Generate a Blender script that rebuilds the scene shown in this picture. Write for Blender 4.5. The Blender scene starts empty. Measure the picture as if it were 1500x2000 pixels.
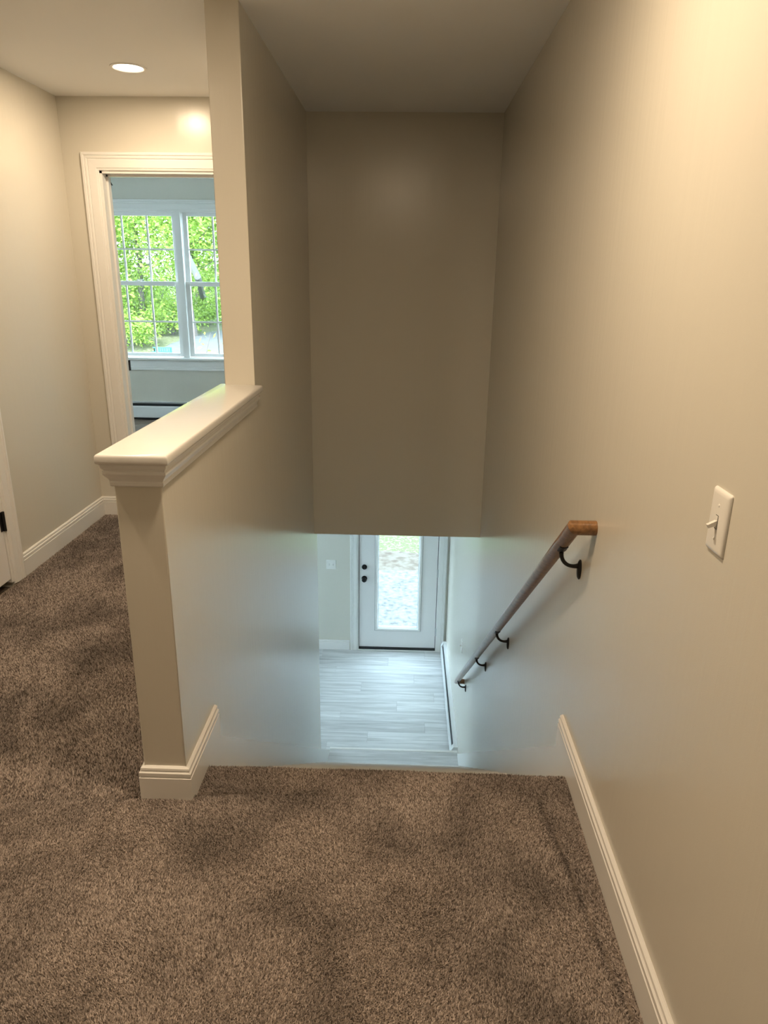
import bpy, bmesh, math, random
import numpy as np
from mathutils import Matrix, Vector, noise

sc = bpy.context.scene
C = sc.collection
rnd = random.Random(7)

# ------------------------------------------------------------------ camera, sky, sun, exposure
cam_data = bpy.data.cameras.new('camera')
cam = bpy.data.objects.new('camera', cam_data)
C.objects.link(cam)
RIGHT = Vector((0.99944968, 0.03082519, 0.01225329))
FWD = Vector((-0.02545411, 0.94955281, -0.31257247))
UP = Vector((-0.02127025, 0.31208856, 0.94981488))
EYE = Vector((0, 0, 1.4944))
cam.matrix_world = Matrix(((RIGHT.x, UP.x, -FWD.x, EYE.x), (RIGHT.y, UP.y, -FWD.y, EYE.y),
                           (RIGHT.z, UP.z, -FWD.z, EYE.z), (0, 0, 0, 1)))
cam_data.sensor_fit = 'VERTICAL'
cam_data.sensor_height = 36.0
cam_data.lens = 36.0 * 1389.29 / 2000.0
cam_data.clip_start = 0.02
sc.camera = cam

world = bpy.data.worlds.new('sky')
sc.world = world
world.use_nodes = True
wn = world.node_tree.nodes
wl = world.node_tree.links
bg = wn['Background']
bg.inputs[0].default_value = (0.66, 0.85, 1.0, 1)
bg.inputs[1].default_value = 14.3

sun_d = bpy.data.lights.new('sun', 'SUN')
sun_d.energy = 12.5
sun_d.angle = math.radians(1.0)
sun_d.color = (1.0, 0.96, 0.88)
sun = bpy.data.objects.new('sun', sun_d)
C.objects.link(sun)
sun.location = (0, 0, 20)
sun.rotation_euler = (math.radians(42), 0, math.radians(-25))

sc.view_settings.view_transform = 'Standard'
sc.view_settings.look = 'None'
sc.view_settings.gamma = 1
sc.view_settings.use_curve_mapping = False
sc.view_settings.exposure = 0.2

LAMP_W = 14.0
LAMP_COL = (1.0, 0.77, 0.52)

# ------------------------------------------------------------------ measured planes (metres, upper carpet at z = 0)
XL, XR, XP = -0.6236, 0.5546, -0.748       # stair faces of the half wall and the right wall, hall face of the half wall
ZC, ZH, ZL = 2.4308, -0.2451, -2.7714      # upper ceiling, lower ceiling, lower floor
YE, YP, YN = 1.7512, 2.9633, 1.925         # half wall end, full wall start, top nosing
YB, YH, YW, YD = 4.41, 4.7541, 4.92, 7.631 # bedroom door wall, bulkhead, lower wall end, front wall
XH = -1.9723                               # left hall wall
ZCAP = 1.0637

# ------------------------------------------------------------------ materials
def new_mat(name):
    m = bpy.data.materials.new(name)
    m.use_nodes = True
    nt = m.node_tree
    return m, nt, nt.nodes['Principled BSDF']

def N(nt, t, **kw):
    n = nt.nodes.new(t)
    for k, v in kw.items():
        if k in ('inp',):
            for a, b in v.items():
                n.inputs[a].default_value = b
        else:
            setattr(n, k, v)
    return n

def plain(name, col, rough=0.5, metal=0.0, spec=0.5, bump=0.0, bscale=200.0, var=0.0):
    m, nt, b = new_mat(name)
    b.inputs['Base Color'].default_value = (*col, 1)
    b.inputs['Roughness'].default_value = rough
    b.inputs['Metallic'].default_value = metal
    b.inputs['Specular IOR Level'].default_value = spec
    tc = N(nt, 'ShaderNodeTexCoord')
    no = N(nt, 'ShaderNodeTexNoise', inp={'Scale': bscale, 'Detail': 3.0})
    nt.links.new(tc.outputs['Object'], no.inputs['Vector'])
    if bump:
        bp = N(nt, 'ShaderNodeBump', inp={'Strength': bump, 'Distance': 0.002})
        nt.links.new(no.outputs['Fac'], bp.inputs['Height'])
        nt.links.new(bp.outputs[0], b.inputs['Normal'])
    if var:
        mx = N(nt, 'ShaderNodeMix', data_type='RGBA')
        mx.inputs['A'].default_value = (*[c * (1 - var) for c in col], 1)
        mx.inputs['B'].default_value = (*[min(1, c * (1 + var)) for c in col], 1)
        nt.links.new(no.outputs['Fac'], mx.inputs['Factor'])
        nt.links.new(mx.outputs['Result'], b.inputs['Base Color'])
    return m

def wall_mat(name, col, rough, spec, streak):
    m, nt, b = new_mat(name)
    b.inputs['Base Color'].default_value = (*col, 1)
    b.inputs['Roughness'].default_value = rough
    b.inputs['Specular IOR Level'].default_value = spec
    tc = N(nt, 'ShaderNodeTexCoord')
    # roller stipple
    n1 = N(nt, 'ShaderNodeTexNoise', inp={'Scale': 420.0, 'Detail': 2.0})
    nt.links.new(tc.outputs['Object'], n1.inputs['Vector'])
    b1 = N(nt, 'ShaderNodeBump', inp={'Strength': 0.12, 'Distance': 0.0008})
    nt.links.new(n1.outputs['Fac'], b1.inputs['Height'])
    # long vertical roller strokes and board waviness
    mp = N(nt, 'ShaderNodeMapping')
    mp.inputs['Scale'].default_value = (30, 30, 1.0)
    nt.links.new(tc.outputs['Object'], mp.inputs['Vector'])
    n2 = N(nt, 'ShaderNodeTexNoise', inp={'Scale': 1.0, 'Detail': 5.0, 'Roughness': 0.6})
    nt.links.new(mp.outputs[0], n2.inputs['Vector'])
    b2 = N(nt, 'ShaderNodeBump', inp={'Strength': streak, 'Distance': 0.006})
    nt.links.new(n2.outputs['Fac'], b2.inputs['Height'])
    nt.links.new(b1.outputs[0], b2.inputs['Normal'])
    nt.links.new(b2.outputs[0], b.inputs['Normal'])
    return m

M = {}
M['wall'] = wall_mat('wall_paint', (0.66, 0.63, 0.555), 0.25, 0.55, 0.14)
M['ceil'] = plain('ceiling_paint', (0.86, 0.85, 0.83), 0.85, spec=0.2, bump=0.15, bscale=300)
M['white'] = plain('white_trim_paint', (0.80, 0.79, 0.77), 0.28, spec=0.5, bump=0.05, bscale=90)
M['cap'] = plain('cap_gloss_paint', (0.74, 0.725, 0.70), 0.16, spec=0.55, bump=0.10, bscale=40)
M['doorwhite'] = plain('door_paint', (0.80, 0.78, 0.77), 0.40, spec=0.4)
M['black'] = plain('black_metal', (0.012, 0.012, 0.013), 0.42, metal=0.3)
M['dark'] = plain('dark_gap', (0.015, 0.017, 0.02), 0.7)
M['steel'] = plain('hinge_steel', (0.55, 0.56, 0.57), 0.35, metal=0.9)
M['plate'] = plain('plate_plastic', (0.80, 0.78, 0.74), 0.30)
M['enamel'] = plain('heater_enamel', (0.80, 0.81, 0.82), 0.35)
M['bark'] = plain('bark', (0.08, 0.068, 0.06), 0.9, bump=0.6, bscale=30, var=0.4)
M['bevel_shade'] = plain('grey_bevel_shade', (0.26, 0.28, 0.29), 0.6)  # grey that stands in for shade on the door lite frame
M['deadwood'] = plain('grey_deadwood', (0.11, 0.105, 0.10), 0.9, bump=0.5, bscale=20)
M['teal'] = plain('teal_paint', (0.02, 0.14, 0.12), 0.5)

def wood_mat():
    m, nt, b = new_mat('rail_oak')
    tc = N(nt, 'ShaderNodeTexCoord')
    mp = N(nt, 'ShaderNodeMapping')
    mp.inputs['Scale'].default_value = (90, 7, 90)
    nt.links.new(tc.outputs['Object'], mp.inputs['Vector'])
    no = N(nt, 'ShaderNodeTexNoise', inp={'Scale': 1.0, 'Detail': 4.0, 'Distortion': 0.6})
    nt.links.new(mp.outputs[0], no.inputs['Vector'])
    cr = N(nt, 'ShaderNodeValToRGB')
    cr.color_ramp.elements[0].position = 0.3
    cr.color_ramp.elements[0].color = (0.13, 0.060, 0.022, 1)
    cr.color_ramp.elements[1].position = 0.72
    cr.color_ramp.elements[1].color = (0.30, 0.150, 0.056, 1)
    nt.links.new(no.outputs['Fac'], cr.inputs[0])
    nt.links.new(cr.outputs[0], b.inputs['Base Color'])
    b.inputs['Roughness'].default_value = 0.28
    b.inputs['Coat Weight'].default_value = 0.25
    b.inputs['Coat Roughness'].default_value = 0.12
    return m
M['wood'] = wood_mat()

def plank_mat():
    m, nt, b = new_mat('grey_plank_vinyl')
    tc = N(nt, 'ShaderNodeTexCoord')
    oi = N(nt, 'ShaderNodeObjectInfo')
    add = N(nt, 'ShaderNodeVectorMath', operation='MULTIPLY_ADD')
    add.inputs[1].default_value = (1, 1, 1)
    cx = N(nt, 'ShaderNodeCombineXYZ')
    ml = N(nt, 'ShaderNodeMath', operation='MULTIPLY')
    ml.inputs[1].default_value = 37.0
    nt.links.new(oi.outputs['Random'], ml.inputs[0])
    nt.links.new(ml.outputs[0], cx.inputs['X'])
    nt.links.new(ml.outputs[0], cx.inputs['Y'])
    nt.links.new(tc.outputs['Object'], add.inputs[0])
    nt.links.new(cx.outputs[0], add.inputs[2])
    mp = N(nt, 'ShaderNodeMapping')
    mp.inputs['Scale'].default_value = (1.6, 26, 1)
    nt.links.new(add.outputs[0], mp.inputs['Vector'])
    no = N(nt, 'ShaderNodeTexNoise', inp={'Scale': 1.0, 'Detail': 5.0, 'Roughness': 0.62, 'Distortion': 0.7})
    nt.links.new(mp.outputs[0], no.inputs['Vector'])
    cr = N(nt, 'ShaderNodeValToRGB')
    cr.color_ramp.elements[0].position = 0.28
    cr.color_ramp.elements[0].color = (0.40, 0.40, 0.40, 1)
    cr.color_ramp.elements[1].position = 0.68
    cr.color_ramp.elements[1].color = (0.70, 0.70, 0.70, 1)
    nt.links.new(no.outputs['Fac'], cr.inputs[0])
    hs = N(nt, 'ShaderNodeHueSaturation')
    mr = N(nt, 'ShaderNodeMapRange')
    mr.inputs['To Min'].default_value = 0.86
    mr.inputs['To Max'].default_value = 1.08
    nt.links.new(oi.outputs['Random'], mr.inputs['Value'])
    nt.links.new(mr.outputs[0], hs.inputs['Value'])
    nt.links.new(cr.outputs[0], hs.inputs['Color'])
    nt.links.new(hs.outputs[0], b.inputs['Base Color'])
    b.inputs['Roughness'].default_value = 0.62
    return m
M['plank'] = plank_mat()

def carpet_mat(name, lo, hi, fibre):
    m, nt, b = new_mat(name)
    b.inputs['Roughness'].default_value = 0.95
    b.inputs['Specular IOR Level'].default_value = 0.12
    tc = N(nt, 'ShaderNodeTexCoord')
    big = N(nt, 'ShaderNodeTexNoise', inp={'Scale': 2.6, 'Detail': 3.0, 'Roughness': 0.55, 'Distortion': 0.4})
    nt.links.new(tc.outputs['Object'], big.inputs['Vector'])
    r1 = N(nt, 'ShaderNodeMapRange')
    r1.inputs['From Min'].default_value = 0.36
    r1.inputs['From Max'].default_value = 0.56
    r1.inputs['To Min'].default_value = 0.60
    r1.inputs['To Max'].default_value = 1.08
    nt.links.new(big.outputs['Fac'], r1.inputs['Value'])
    cr = N(nt, 'ShaderNodeMix', data_type='RGBA')
    cr.inputs['A'].default_value = (*lo, 1)
    cr.inputs['B'].default_value = (*hi, 1)
    if fibre:
        at = N(nt, 'ShaderNodeAttribute', attribute_name='tone')
        nt.links.new(at.outputs['Fac'], cr.inputs['Factor'])
    else:
        sm = N(nt, 'ShaderNodeTexNoise', inp={'Scale': 190.0, 'Detail': 2.0, 'Roughness': 0.7})
        nt.links.new(tc.outputs['Object'], sm.inputs['Vector'])
        r2 = N(nt, 'ShaderNodeMapRange')
        r2.inputs['From Min'].default_value = 0.32
        r2.inputs['From Max'].default_value = 0.68
        nt.links.new(sm.outputs['Fac'], r2.inputs['Value'])
        nt.links.new(r2.outputs[0], cr.inputs['Factor'])
        bp = N(nt, 'ShaderNodeBump', inp={'Strength': 0.9, 'Distance': 0.006})
        nt.links.new(sm.outputs['Fac'], bp.inputs['Height'])
        nt.links.new(bp.outputs[0], b.inputs['Normal'])
    hs = N(nt, 'ShaderNodeHueSaturation')
    nt.links.new(r1.outputs[0], hs.inputs['Value'])
    nt.links.new(cr.outputs['Result'], hs.inputs['Color'])
    nt.links.new(hs.outputs[0], b.inputs['Base Color'])
    return m
M['carpet'] = carpet_mat('carpet_backing', (0.16, 0.125, 0.10), (0.34, 0.28, 0.235), False)
M['pile'] = carpet_mat('carpet_yarn', (0.085, 0.068, 0.059), (0.50, 0.425, 0.38), True)

def glass_mat():
    m, nt, b = new_mat('window_glass')
    out = nt.nodes['Material Output']
    tr = N(nt, 'ShaderNodeBsdfTransparent')
    tr.inputs[0].default_value = (0.95, 0.985, 0.98, 1)
    gl = N(nt, 'ShaderNodeBsdfGlossy')
    gl.inputs['Roughness'].default_value = 0.02
    mx = N(nt, 'ShaderNodeMixShader')
    mx.inputs[0].default_value = 0.05
    nt.links.new(tr.outputs[0], mx.inputs[1])
    nt.links.new(gl.outputs[0], mx.inputs[2])
    nt.links.new(mx.outputs[0], out.inputs[0])
    return m
M['glass'] = glass_mat()

def emit_mat(name, col, st):
    m, nt, b = new_mat(name)
    b.inputs['Base Color'].default_value = (0.9, 0.9, 0.9, 1)
    b.inputs['Emission Color'].default_value = (*col, 1)
    b.inputs['Emission Strength'].default_value = st
    return m
M['lens'] = emit_mat('lamp_lens', (1.0, 0.86, 0.66), 9.0)

def mix_mat(name, cols, scale, rough=0.95, bump=0.0, detail=4.0, lo=0.35, hi=0.65):
    m, nt, b = new_mat(name)
    tc = N(nt, 'ShaderNodeTexCoord')
    no = N(nt, 'ShaderNodeTexNoise', inp={'Scale': scale, 'Detail': detail, 'Roughness': 0.65})
    nt.links.new(tc.outputs['Object'], no.inputs['Vector'])
    cr = N(nt, 'ShaderNodeValToRGB')
    el = cr.color_ramp.elements
    el[0].position = lo
    el[1].position = hi
    el[0].color = (*cols[0], 1)
    el[1].color = (*cols[-1], 1)
    for i, c in enumerate(cols[1:-1]):
        e = el.new(lo + (hi - lo) * (i + 1) / (len(cols) - 1))
        e.color = (*c, 1)
    nt.links.new(no.outputs['Fac'], cr.inputs[0])
    nt.links.new(cr.outputs[0], b.inputs['Base Color'])
    b.inputs['Roughness'].default_value = rough
    b.inputs['Specular IOR Level'].default_value = 0.2
    if bump:
        bp = N(nt, 'ShaderNodeBump', inp={'Strength': bump, 'Distance': 0.03})
        nt.links.new(no.outputs['Fac'], bp.inputs['Height'])
        nt.links.new(bp.outputs[0], b.inputs['Normal'])
    return m
M['gravel'] = mix_mat('pale_gravel', [(0.055, 0.055, 0.054), (0.098, 0.096, 0.094), (0.125, 0.122, 0.118)], 14.0, bump=0.3)
M['lawn'] = mix_mat('lawn_turf', [(0.10, 0.072, 0.052), (0.05, 0.068, 0.022), (0.095, 0.105, 0.05), (0.15, 0.14, 0.105)], 16.0, bump=0.5, lo=0.38, hi=0.62)
M['dirt'] = mix_mat('bare_dirt', [(0.055, 0.040, 0.030), (0.085, 0.070, 0.055), (0.10, 0.09, 0.078)], 7.0, bump=0.3)
M['asphalt'] = mix_mat('grey_driveway', [(0.07, 0.073, 0.077), (0.09, 0.093, 0.097)], 6.0)

def leaf_mat(name, lo, hi):
    m, nt, b = new_mat(name)
    out = nt.nodes['Material Output']
    at = N(nt, 'ShaderNodeAttribute', attribute_name='tone')
    mx = N(nt, 'ShaderNodeMix', data_type='RGBA')
    mx.inputs['A'].default_value = (*lo, 1)
    mx.inputs['B'].default_value = (*hi, 1)
    nt.links.new(at.outputs['Fac'], mx.inputs['Factor'])
    nt.links.new(mx.outputs['Result'], b.inputs['Base Color'])
    b.inputs['Roughness'].default_value = 0.6
    tl = N(nt, 'ShaderNodeBsdfTranslucent')
    nt.links.new(mx.outputs['Result'], tl.inputs[0])
    ms = N(nt, 'ShaderNodeMixShader')
    ms.inputs[0].default_value = 0.45
    nt.links.new(b.outputs[0], ms.inputs[1])
    nt.links.new(tl.outputs[0], ms.inputs[2])
    nt.links.new(ms.outputs[0], out.inputs[0])
    return m
M['leaf'] = leaf_mat('spring_leaf', (0.09, 0.17, 0.018), (0.30, 0.42, 0.07))
M['leaf2'] = leaf_mat('pale_leaf', (0.13, 0.18, 0.035), (0.34, 0.40, 0.12))

# ------------------------------------------------------------------ mesh helpers
def tag(o, label=None, cat=None, kind=None, group=None):
    if label: o['label'] = label
    if cat: o['category'] = cat
    if kind: o['kind'] = kind
    if group: o['group'] = group
    return o

def obj(name, bm, mat, parent=None, smooth=False, keep=False):
    me = bpy.data.meshes.new(name)
    if smooth:
        for f in bm.faces: f.smooth = True
    bmesh.ops.recalc_face_normals(bm, faces=bm.faces)
    bm.to_mesh(me)
    bm.free()
    if smooth:
        try: me.set_sharp_from_angle(angle=math.radians(38))
        except Exception: pass
    if mat: me.materials.append(M[mat] if isinstance(mat, str) else mat)
    o = bpy.data.objects.new(name, me)
    C.objects.link(o)
    if parent: o.parent = parent
    return o

def empty(name, loc=(0, 0, 0)):
    o = bpy.data.objects.new(name, None)
    o.empty_display_size = 0.1
    C.objects.link(o)
    o.location = loc
    return o

def box(bm, x0, x1, y0, y1, z0, z1, bev=0.0, seg=2):
    r = bmesh.ops.create_cube(bm, size=1.0)
    vs = r['verts']
    bmesh.ops.scale(bm, vec=(x1 - x0, y1 - y0, z1 - z0), verts=vs)
    bmesh.ops.translate(bm, vec=((x0 + x1) / 2, (y0 + y1) / 2, (z0 + z1) / 2), verts=vs)
    if bev:
        es = list({e for v in vs for e in v.link_edges})
        bmesh.ops.bevel(bm, geom=es, offset=bev, segments=seg, affect='EDGES', profile=0.5)

def boxes(*bs, bev=0.0, seg=2):
    bm = bmesh.new()
    for b in bs: box(bm, *b, bev=bev, seg=seg)
    return bm

def prism(poly, axis, a, b):
    """poly of 2D points (in the two other axes, in xyz order) extruded from a to b along axis"""
    bm = bmesh.new()
    def P(p, t):
        q = list(p)
        q.insert(axis, t)
        return bm.verts.new(q)
    v0 = [P(p, a) for p in poly]
    v1 = [P(p, b) for p in poly]
    bm.faces.new(v0)
    bm.faces.new(list(reversed(v1)))
    n = len(poly)
    for i in range(n):
        bm.faces.new((v0[i], v1[i], v1[(i + 1) % n], v0[(i + 1) % n]))
    return bm

def sweep(path, nrm, prof, bm=None, flip=1):
    """profile (a, b): a = in-plane offset to one side of the path, b along nrm. Mitred, capped."""
    bm = bm or bmesh.new()
    nrm = Vector(nrm)
    P = [Vector(p) for p in path]
    rings = []
    closed = (P[0] - P[-1]).length < 1e-6
    if closed: P = P[:-1]
    for i, p in enumerate(P):
        d0 = (P[i] - P[i - 1]).normalized() if (i or closed) else None
        d1 = (P[(i + 1) % len(P)] - P[i]).normalized() if (i < len(P) - 1 or closed) else None
        if d0 is None: d0 = d1
        if d1 is None: d1 = d0
        s0 = nrm.cross(d0) * flip
        s1 = nrm.cross(d1) * flip
        m = (s0 + s1)
        m = m / max(1e-6, m.dot(s0))
        rings.append([bm.verts.new(p + m * a + nrm * b) for a, b in prof])
    n = len(prof)
    for r, q in zip(rings, rings[1:] + ([rings[0]] if closed else [])):
        for i in range(n):
            bm.faces.new((r[i], r[(i + 1) % n], q[(i + 1) % n], q[i]))
    if not closed:
        bm.faces.new(rings[0])
        bm.faces.new(list(reversed(rings[-1])))
    return bm

def tube(bm, path, radii, seg=12, cap=True, up=(1, 0, 0)):
    P = [Vector(p) for p in path]
    if not hasattr(radii, '__len__'): radii = [radii] * len(P)
    rings = []
    for i, p in enumerate(P):
        if i == 0: d = P[1] - P[0]
        elif i == len(P) - 1: d = P[-1] - P[-2]
        else: d = (P[i] - P[i - 1]).normalized() + (P[i + 1] - P[i]).normalized()
        d.normalize()
        u = Vector(up)
        if abs(u.dot(d)) > 0.95: u = Vector((0, 0, 1)) if abs(d.z) < 0.9 else Vector((0, 1, 0))
        s = d.cross(u).normalized()
        t = s.cross(d).normalized()
        stretch = 1.0
        rings.append([bm.verts.new(p + (s * math.cos(2 * math.pi * k / seg) + t * math.sin(2 * math.pi * k / seg)) * radii[i]) for k in range(seg)])
    for r, q in zip(rings[:-1], rings[1:]):
        for k in range(seg):
            bm.faces.new((r[k], r[(k + 1) % seg], q[(k + 1) % seg], q[k]))
    if cap:
        bm.faces.new(rings[0])
        bm.faces.new(list(reversed(rings[-1])))
    return bm

def lathe(bm, prof, centre, axis=(0, 0, 1), seg=32, sx=1.0):
    """prof [(r, h)] around axis"""
    ax = Vector(axis).normalized()
    u = Vector((1, 0, 0)) if abs(ax.x) < 0.9 else Vector((0, 1, 0))
    s = ax.cross(u).normalized()
    t = ax.cross(s)
    c = Vector(centre)
    rings = []
    for r, h in prof:
        rings.append([bm.verts.new(c + ax * h + (s * math.cos(2 * math.pi * k / seg) * sx + t * math.sin(2 * math.pi * k / seg)) * max(r, 1e-5)) for k in range(seg)])
    for r, q in zip(rings[:-1], rings[1:]):
        for k in range(seg):
            bm.faces.new((r[k], r[(k + 1) % seg], q[(k + 1) % seg], q[k]))
    return bm

BASE = [(0, 0), (.016, 0), (.016, .088), (.0125, .090), (.0125, .0925), (.0150, .0945), (.0150, .105),
        (.0095, .109), (.0095, .1115), (.0112, .113), (.0100, .119), (.004, .123), (0, .123)]
def casing_prof(w=.089, t=.019):
    # a from the opening edge outwards, b out of the wall
    return [(0, 0), (0, .007), (.004, .009), (.011, .010), (.013, .0125), (.016, .013), (.052 * w / .089, .0145), (.055 * w / .089, .012),
            (.060 * w / .089, .0165), (.068 * w / .089, .0175), (.071 * w / .089, .0145), (.076 * w / .089, t), (w - .003, t), (w, t - .003), (w, 0)]

# ------------------------------------------------------------------ SETTING : walls and ceilings
T = 0.12
BACK = -2.3
w = obj('wall_right', boxes((XR, XR + T, BACK, YD + .15, ZL - .1, ZC + .1)), 'wall')
tag(w, 'long greige stairwell wall carrying the wooden handrail', 'wall', 'structure')

ZHALF = ZCAP - .028
wl_poly = [(1.55, ZL), (YW, ZL), (YW, ZH), (YH + T, ZH), (YH + T, ZC), (YP, ZC), (YP, ZHALF), (YE, ZHALF), (YE, -.02), (1.55, -.02)]
bm = prism(wl_poly, 0, XP, XL)
es = [e for e in bm.edges if abs(e.verts[0].co.y - e.verts[1].co.y) < 1e-4 and abs(e.verts[0].co.x - e.verts[1].co.x) < 1e-4
      and (abs(e.verts[0].co.y - YE) < 1e-3 or abs(e.verts[0].co.y - YP) < 1e-3 or abs(e.verts[0].co.y - YW) < 1e-3)]
bmesh.ops.bevel(bm, geom=es, offset=.004, segments=3, affect='EDGES', profile=0.5)
wall_stair = obj('wall_stair_left', bm, 'wall')
tag(wall_stair, 'greige stairwell wall with capped half wall beside the carpeted hall', 'wall', 'structure')

w = obj('wall_bulkhead', boxes((XL, XR, YH, YH + T, ZH, ZC)), 'wall')
tag(w, 'plain greige bulkhead wall hanging above the lower stairs', 'wall', 'structure')

w = obj('wall_back', boxes((-3.3, XR + T, BACK - T, BACK, -.2, ZC + .1)), 'wall')
tag(w, 'greige hall wall behind the viewer', 'wall', 'structure')

# hall left wall, opening for the closet door
CY0, CY1, CZ = 2.50, 3.283, 2.05
w = obj('wall_hall_left', boxes((XH - T, XH, CY1, YB + T, -.05, ZC), (XH - T, XH, CY0, CY1, CZ, ZC), (XH - T, XH, BACK, CY0, -.05, ZC),
                                (XH - 1.2, XH - T, CY0 - .3, CY0 - .2, -.05, ZC), (XH - 1.2, XH - T, CY1 + .3, CY1 + .4, -.05, ZC),
                                (XH - 1.3, XH - 1.2, CY0 - .3, CY1 + .4, -.05, ZC)), 'wall')
tag(w, 'greige hall wall between the closet door and the bedroom doorway', 'wall', 'structure')

# wall with the bedroom doorway
BX0, BX1, BZ = -1.772, -0.95, 2.060
w = obj('wall_hall_end', boxes((XH - T, BX0, YB, YB + T, -.05, ZC), (BX0, BX1, YB, YB + T, BZ, ZC), (BX1, XP, YB, YB + T, -.05, ZC)), 'wall')
tag(w, 'greige hall end wall around the open bedroom doorway', 'wall', 'structure')

# bedroom shell
RX0, RX1 = -4.3, XP
WX0, WX1, WZ0, WZ1 = -3.245, -1.395, 0.645, 2.115   # window rough opening
w = obj('wall_bedroom_far', boxes((RX0 - T, WX0, YD, YD + .15, ZH, ZC), (WX1, XR + T, YD, YD + .15, ZH, ZC),
                                  (WX0, WX1, YD, YD + .15, ZH, WZ0), (WX0, WX1, YD, YD + .15, WZ1, ZC)), 'wall')
tag(w, 'bedroom wall around the double window', 'wall', 'structure')
w = obj('wall_bedroom_left', boxes((RX0 - T, RX0, YB, 5.2, -.05, ZC), (RX0 - T, RX0, 6.1, YD + .15, -.05, ZC), (RX0 - T, RX0, 5.2, 6.1, -.05, .65), (RX0 - T, RX0, 5.2, 6.1, 2.11, ZC),
                                   (RX0, XH - T, YB, YB + T, -.05, ZC)), 'wall')
tag(w, 'bedroom side wall out of view behind the doorway', 'wall', 'structure')
w = obj('wall_bedroom_right', boxes((XP, XP + T, YH + T, YD, -.05, ZC)), 'wall')
tag(w, 'bedroom wall on the stairwell side', 'wall', 'structure')

cl = obj('ceiling', boxes((-4.45, XR + T, BACK - T, YD + .15, ZC, ZC + .25)), 'ceil')
tag(cl, 'matte white upper ceiling over hall and stairwell', 'ceiling', 'structure')
cl = obj('ceiling_lower', boxes((-3.4, XR, YH + T, YD, ZH, ZH + .2), (-3.4, XP, 3.4, YH + T, ZH, ZH + .2)), 'ceil')
tag(cl, 'white ceiling of the lower entry', 'ceiling', 'structure')

# lower entry shell
DX0, DX1, DZ1 = -0.505, 0.446, ZL + 2.09
w = obj('wall_entry', boxes((-3.4, DX0, YD, YD + .15, ZL - .1, ZH), (DX1, XR, YD, YD + .15, ZL - .1, ZH), (DX0, DX1, YD, YD + .15, DZ1, ZH)), 'wall')
tag(w, 'pale entry wall around the glazed front door', 'wall', 'structure')
LWY0, LWY1, LWZ0, LWZ1 = 5.2, 6.9, ZL + .75, ZL + 2.1
w = obj('wall_entry_left', boxes((-3.4 - T, -3.4, 3.3, LWY0, ZL - .1, ZH + .2), (-3.4 - T, -3.4, LWY1, YD + .15, ZL - .1, ZH + .2),
                                 (-3.4 - T, -3.4, LWY0, LWY1, ZL - .1, LWZ0), (-3.4 - T, -3.4, LWY0, LWY1, LWZ1, ZH + .2)), 'wall')
tag(w, 'entry room side wall out of view', 'wall', 'structure')
w = obj('wall_entry_back', boxes((-3.4, XP, 3.3, 3.4, ZL - .1, ZH + .2), (XL, XR, 1.55, 1.62, ZL - .1, -.05)), 'wall')
tag(w, 'entry room wall under the upper hall', 'wall', 'structure')

# ------------------------------------------------------------------ carpet (upper floor)
def sd_plateau(x, y):
    """signed distance-like value: > 0 inside the raised carpet field in front of the stairs"""
    wob = 0.012 * noise.noise(Vector((x * 4.0, y * 4.0, 3.1)))
    bump = 0.045 * math.exp(-((x - 0.30) / 0.085) ** 2)
    front = (1.772 + 0.022 * (x + .27) - 0.10 * max(0, -(x + .60)) ** 1.0 + bump * .6 + wob) - y
    right = (0.425 + (1.814 - y) * 0.124 + wob * .5) - x
    left = x - (-0.80 - 0.02 * math.sin(y * 5) + wob)
    d = min(front, right)
    return d, left

def carpet_h(x, y):
    d, left = sd_plateau(x, y)
    h = 0.0
    k = 1 / (1 + math.exp(-max(-.2, min(.2, d)) / 0.004))
    h += 0.018 * k - 0.009
    h -= 0.010 * math.exp(-((d + .006) / 0.009) ** 2)
    if y > 1.36 and x < -.6 and y < 1.78:
        f = min(1, (y - 1.36) / .12) * min(1, max(0, (1.78 - y) / .08))
        h -= 0.007 * f * math.exp(-((left) / 0.014) ** 2)
        h -= 0.004 * f * (1 / (1 + math.exp(-left / 0.01)))
    h += 0.004 * noise.noise(Vector((x * 5, y * 5, 0))) + 0.002 * noise.noise(Vector((x * 14, y * 14, 5)))
    return h

def carpet_grid(bm, x0, x1, y0, y1, nx, ny, fn):
    g = []
    for j in range(ny + 1):
        y = y0 + (y1 - y0) * j / ny
        g.append([bm.verts.new((x0 + (x1 - x0) * i / nx, y, fn(x0 + (x1 - x0) * i / nx, y))) for i in range(nx + 1)])
    for j in range(ny):
        for i in range(nx):
            bm.faces.new((g[j][i], g[j][i + 1], g[j + 1][i + 1], g[j + 1][i]))
    return g

PILE = 0.0052
bm = bmesh.new()
fl = lambda x, y: carpet_h(x, y) - PILE
carpet_grid(bm, XH, XR, 0.2, YE, 170, 106, fl)
carpet_grid(bm, XH, XR, BACK, 0.2, 20, 20, fl)
carpet_grid(bm, XH, XP, YE, YB + .06, 70, 150, fl)
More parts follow.
